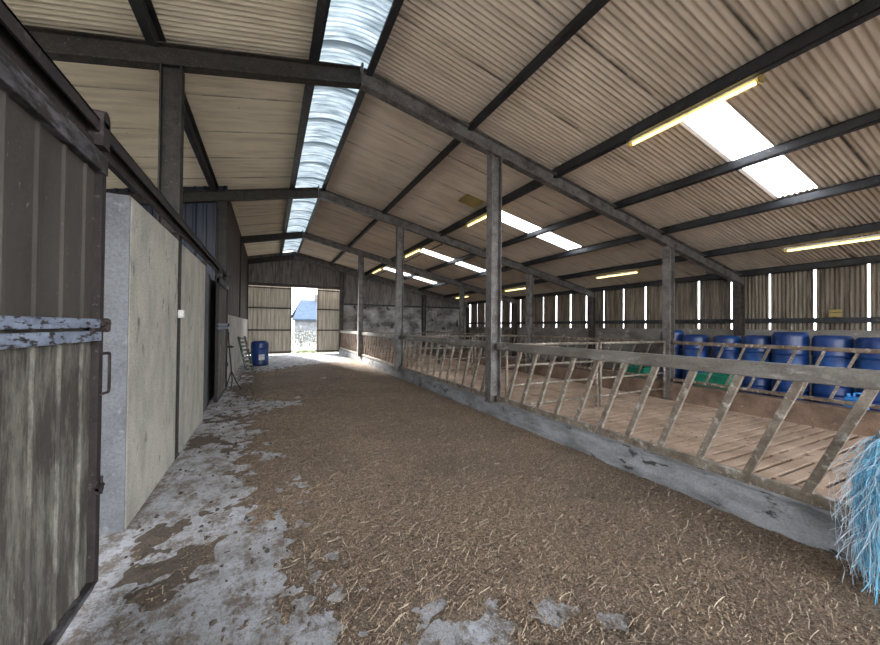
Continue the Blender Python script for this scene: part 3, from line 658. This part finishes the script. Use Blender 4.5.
M['kerb_rail'] = weathered('grey_worn_rail', (.20, .185, .165), (.11, .095, .08), (.36, .35, .33), scale=5, lscale=10, lamount=(.55, .7), rough=.6, metal=.2, stretch=(1, .4, 1))
bl = ['main feed barrier panel nearest the camera, at the twine bundle', 'main feed barrier panel between the near tall post and the next post', 'third main feed barrier panel along the passage', 'farthest main feed barrier panel, ending at the gable']
firsts = [.75-.343*3, None, None, None]
seg = [(-1.2, 4.80), (4.98, 9.54), (9.72, 14.32), (14.5, 19.0)]
for (a, b_), t, f in zip(seg, bl, [1.09-.343*6, None, None, None]):
    barrier(3.42, a, b_, 'galvanised ' + t, 'main feed barrier panels', first=f)
bl2 = ['in front of the blue drums', 'just past the second-row post', 'in the third bay of the pens', 'in the farthest bay of the pens']
for (a, b_), t in zip([(-1.2, 4.80), (4.98, 9.54), (9.72, 14.32), (14.5, 19.0)], bl2):
    barrier(8.22, a, b_, 'second-row brown feed barrier panel ' + t, 'second row feed barrier panels', zt=(1.15, 1.22), zb=(.32, .38), m='bar_brown', pitch=.36)

def gate(x0_, x1_, y, label, dz=0):
    e = empty('pen_gate', (x0_, y, PF), label, 'gate', 'tubular pen gates'); L = x1_-x0_
    for z_, r in ((1.30, .024), (.94, .02), (.60, .02), (.25, .02)): MB().tube((0, 0, z_), (L, 0, z_), r, 10).build('rail', M['bar'], e, smooth=True)
    for x_ in (0, L): MB().tube((x_, 0, .05), (x_, 0, 1.32), .024, 10).build('upright', M['bar'], e, smooth=True)
    return e
for y, t in ((4.88, 'beside the nearest tall posts'), (9.62, 'at the second frame'), (14.4, 'at the third frame')):
    gate(3.66, 5.86, y, 'tubular steel pen gate across the left half of the pen, ' + t)
    gate(5.96, 8.02, y, 'tubular steel pen gate across the right half of the pen, ' + t)
tk = empty('drinking_trough', (6.6, 13.6, PF), 'dark drinking trough by the pen gates in the middle distance', 'trough')
MB().box(-.35, .35, -.2, .2, .45, .75).build('bowl', M['black'], tk, bevel=.04); MB().box(-.05, .05, -.05, .05, 0, .46).build('stand', M['steel'], tk)

# ------------------------------------------------------------------ twine bundle
def ribbon(mb, pts, r):
    for s in (0, 1):
        b = len(mb.v)
        for p in pts:
            o = (r, 0, 0) if s == 0 else (0, r, 0)
            mb.v.append((p[0]-o[0], p[1]-o[1], p[2])); mb.v.append((p[0]+o[0], p[1]+o[1], p[2]))
        for i in range(len(pts)-1): mb.f.append((b+2*i, b+2*i+1, b+2*i+3, b+2*i+2))
def strand(mb, pts, r): # three-sided cord
    b = len(mb.v)
    for p in pts:
        for k_ in range(3):
            t = k_*2.094; mb.v.append((p[0]+r*math.cos(t), p[1]+r*math.sin(t), p[2]+.3*r*math.sin(t)))
    for i in range(len(pts)-1):
        for k_ in range(3): j = (k_+1) % 3; mb.f.append((b+3*i+k_, b+3*i+j, b+3*i+3+j, b+3*i+3+k_))
TK = (3.10, .62, .86)
tw = empty('twine_bundle', TK, 'frayed bundle of light blue baler twine hanging off the feed barrier at the right edge', 'twine')
rt = random.Random(11)
def strands(n, spread, rr_, zlo, seed):
    q = random.Random(seed); mb = MB()
    for i in range(n):
        a = q.uniform(0, 2*math.pi); s = q.random()**.6*spread
        ex, ey = s*math.cos(a), s*math.sin(a)*1.1
        Lz = q.uniform(zlo, .87)
        if ex > .22: ex = .22*q.random()
        sx, sy = q.uniform(-.05, .05), q.uniform(-.05, .05); pts = []
        kx, ky, wv = q.uniform(-.025, .025), q.uniform(-.025, .025), q.uniform(5, 20)
        bulge = q.uniform(.7, 1.1)
        for k_ in range(13):
            t = k_/12; f = min(1, (t*2.6))**.8
            pts.append((sx*(1-t)+ex*f*bulge+kx*math.sin(wv*t+i)+q.uniform(-.004, .004), sy*(1-t)+ey*f*bulge+ky*math.sin(wv*t*1.2+i*2)+q.uniform(-.004, .004), .03+.05*math.sin(min(1, t*4)*math.pi)-Lz*t))
        strand(mb, pts, rr_*q.uniform(.7, 1.3))
    return mb
s1 = strands(900, .16, .0017, .3, 1).build('strands', M['twine'], tw); s1['kind'] = 'stuff'
s2 = strands(260, .21, .0010, .5, 2).build('frayed_strands', M['twine_grey'], tw); s2['kind'] = 'stuff'
# short fraying tufts that stick out
q = random.Random(4); mb = MB()
for i in range(300):
    z_ = q.uniform(-.5, .06); a = q.uniform(0, 6.28); r0 = .09; L_ = q.uniform(.06, .17)
    p0 = Vector((r0*math.cos(a), r0*math.sin(a), z_)); dr = Vector((math.cos(a), math.sin(a), q.uniform(-.9, .5)))
    pts = [p0+dr*L_*t+Vector((0, 0, -.10*t*t)) for t in (0, .25, .5, .75, 1)]
    if pts[-1].x > .19: continue
    strand(mb, pts, .0009)
o = mb.build('tufts', M['twine_grey'], tw); o['kind'] = 'stuff'
kn = MB(); q = random.Random(6)
for i in range(60):
    a = q.uniform(0, 6.28); t0 = q.uniform(-.5, .5); R = q.uniform(.035, .07); pts = []
    for k_ in range(17):
        t = k_/16*2*math.pi; v = Vector((R*math.cos(t), R*math.sin(t)*math.cos(t0), R*.9*math.sin(t)*math.sin(t0)+.04)); 
        v.rotate(Matrix.Rotation(a, 3, 'Z')); v.z += .02*math.sin(a*3)
        pts.append(v)
    strand(kn, pts, .0032)
kn.build('knot', M['twine'], tw)
ti = MB()
for i in range(8): 
    o_ = q.uniform(-.02, .02); strand(ti, [(o_, 0, .05), (.12, -.06+o_, .12+o_), (.24, -.14, .17+o_), (.31, -.2+o_, .20), (.33, -.22, .27), (.28, -.22+o_, .30), (.24, -.2, .24)], .004)
ti.build('tie', M['twine'], tw)

# ------------------------------------------------------------------ outside the far door
struct_mb(MB().box(-30, 40, YE+.6, 90, -.3, -.03), 'floor_yard', weathered('yard_gravel', (.12, .12, .09), (.08, .09, .05), scale=1))
gr = MB(); q = random.Random(8)
for i in range(900):
    x_, y_ = q.uniform(-1, 5), q.uniform(20.2, 22.5); h_ = q.uniform(.05, .18); gr.add([(x_-.012, y_, -.03), (x_+.012, y_, -.03), (x_+q.uniform(-.05, .05), y_, h_)], [(0, 1, 2)])
tag(gr.build('grass', weathered('grass_blades', (.09, .13, .035), (.06, .09, .02))), 'strip of grass on the ground just outside the far doorway', 'grass', kind='stuff')
hs = empty('farmhouse', (4.3, 38, 0), 'pale farmhouse with a blue slate roof seen through the far doorway', 'house')
MB().box(-2.0, 9, 0, 7, 0, 2.3).build('wall', M['wall_grey'], hs)
rf = MB(); rf.add([(-2.2, -.3, 2.0), (9.2, -.3, 2.0), (9.2, 3.5, 4.2), (-1.2, 3.5, 4.2), (-2.2, 7.3, 2.0), (9.2, 7.3, 2.0), (-2.2, -.3, 2.15), (9.2, -.3, 2.15), (9.2, 3.5, 4.35), (-1.2, 3.5, 4.35), (-2.2, 7.3, 2.15), (9.2, 7.3, 2.15)], [(0, 1, 2, 3), (3, 2, 5, 4), (6, 9, 8, 7), (9, 10, 11, 8), (0, 6, 7, 1), (4, 5, 11, 10), (0, 3, 9, 6), (3, 4, 10, 9), (1, 7, 8, 2), (2, 8, 11, 5)])
rf.build('roof', weathered('blue_slate', (.025, .045, .075), (.018, .03, .05), scale=2), hs)
MB().box(.2, .9, 3.2, 3.9, 3.9, 5.0).build('chimney', M['wall_grey'], hs)
fc = empty('picket_fence', (0, 27, -.03), 'grey picket fence beyond the far doorway', 'fence')
for i in range(22): MB().box(1.0+i*.16, 1.10+i*.16, 0, .025, 0, 1.15).build('picket', M['wood'], fc)
for z_ in (.3, .9): MB().box(.9, 4.6, .03, .07, z_, z_+.08).build('rail', M['wood'], fc)
MB().box(2.0, 2.12, -.06, .06, 0, 1.5).build('post', M['wood'], fc)
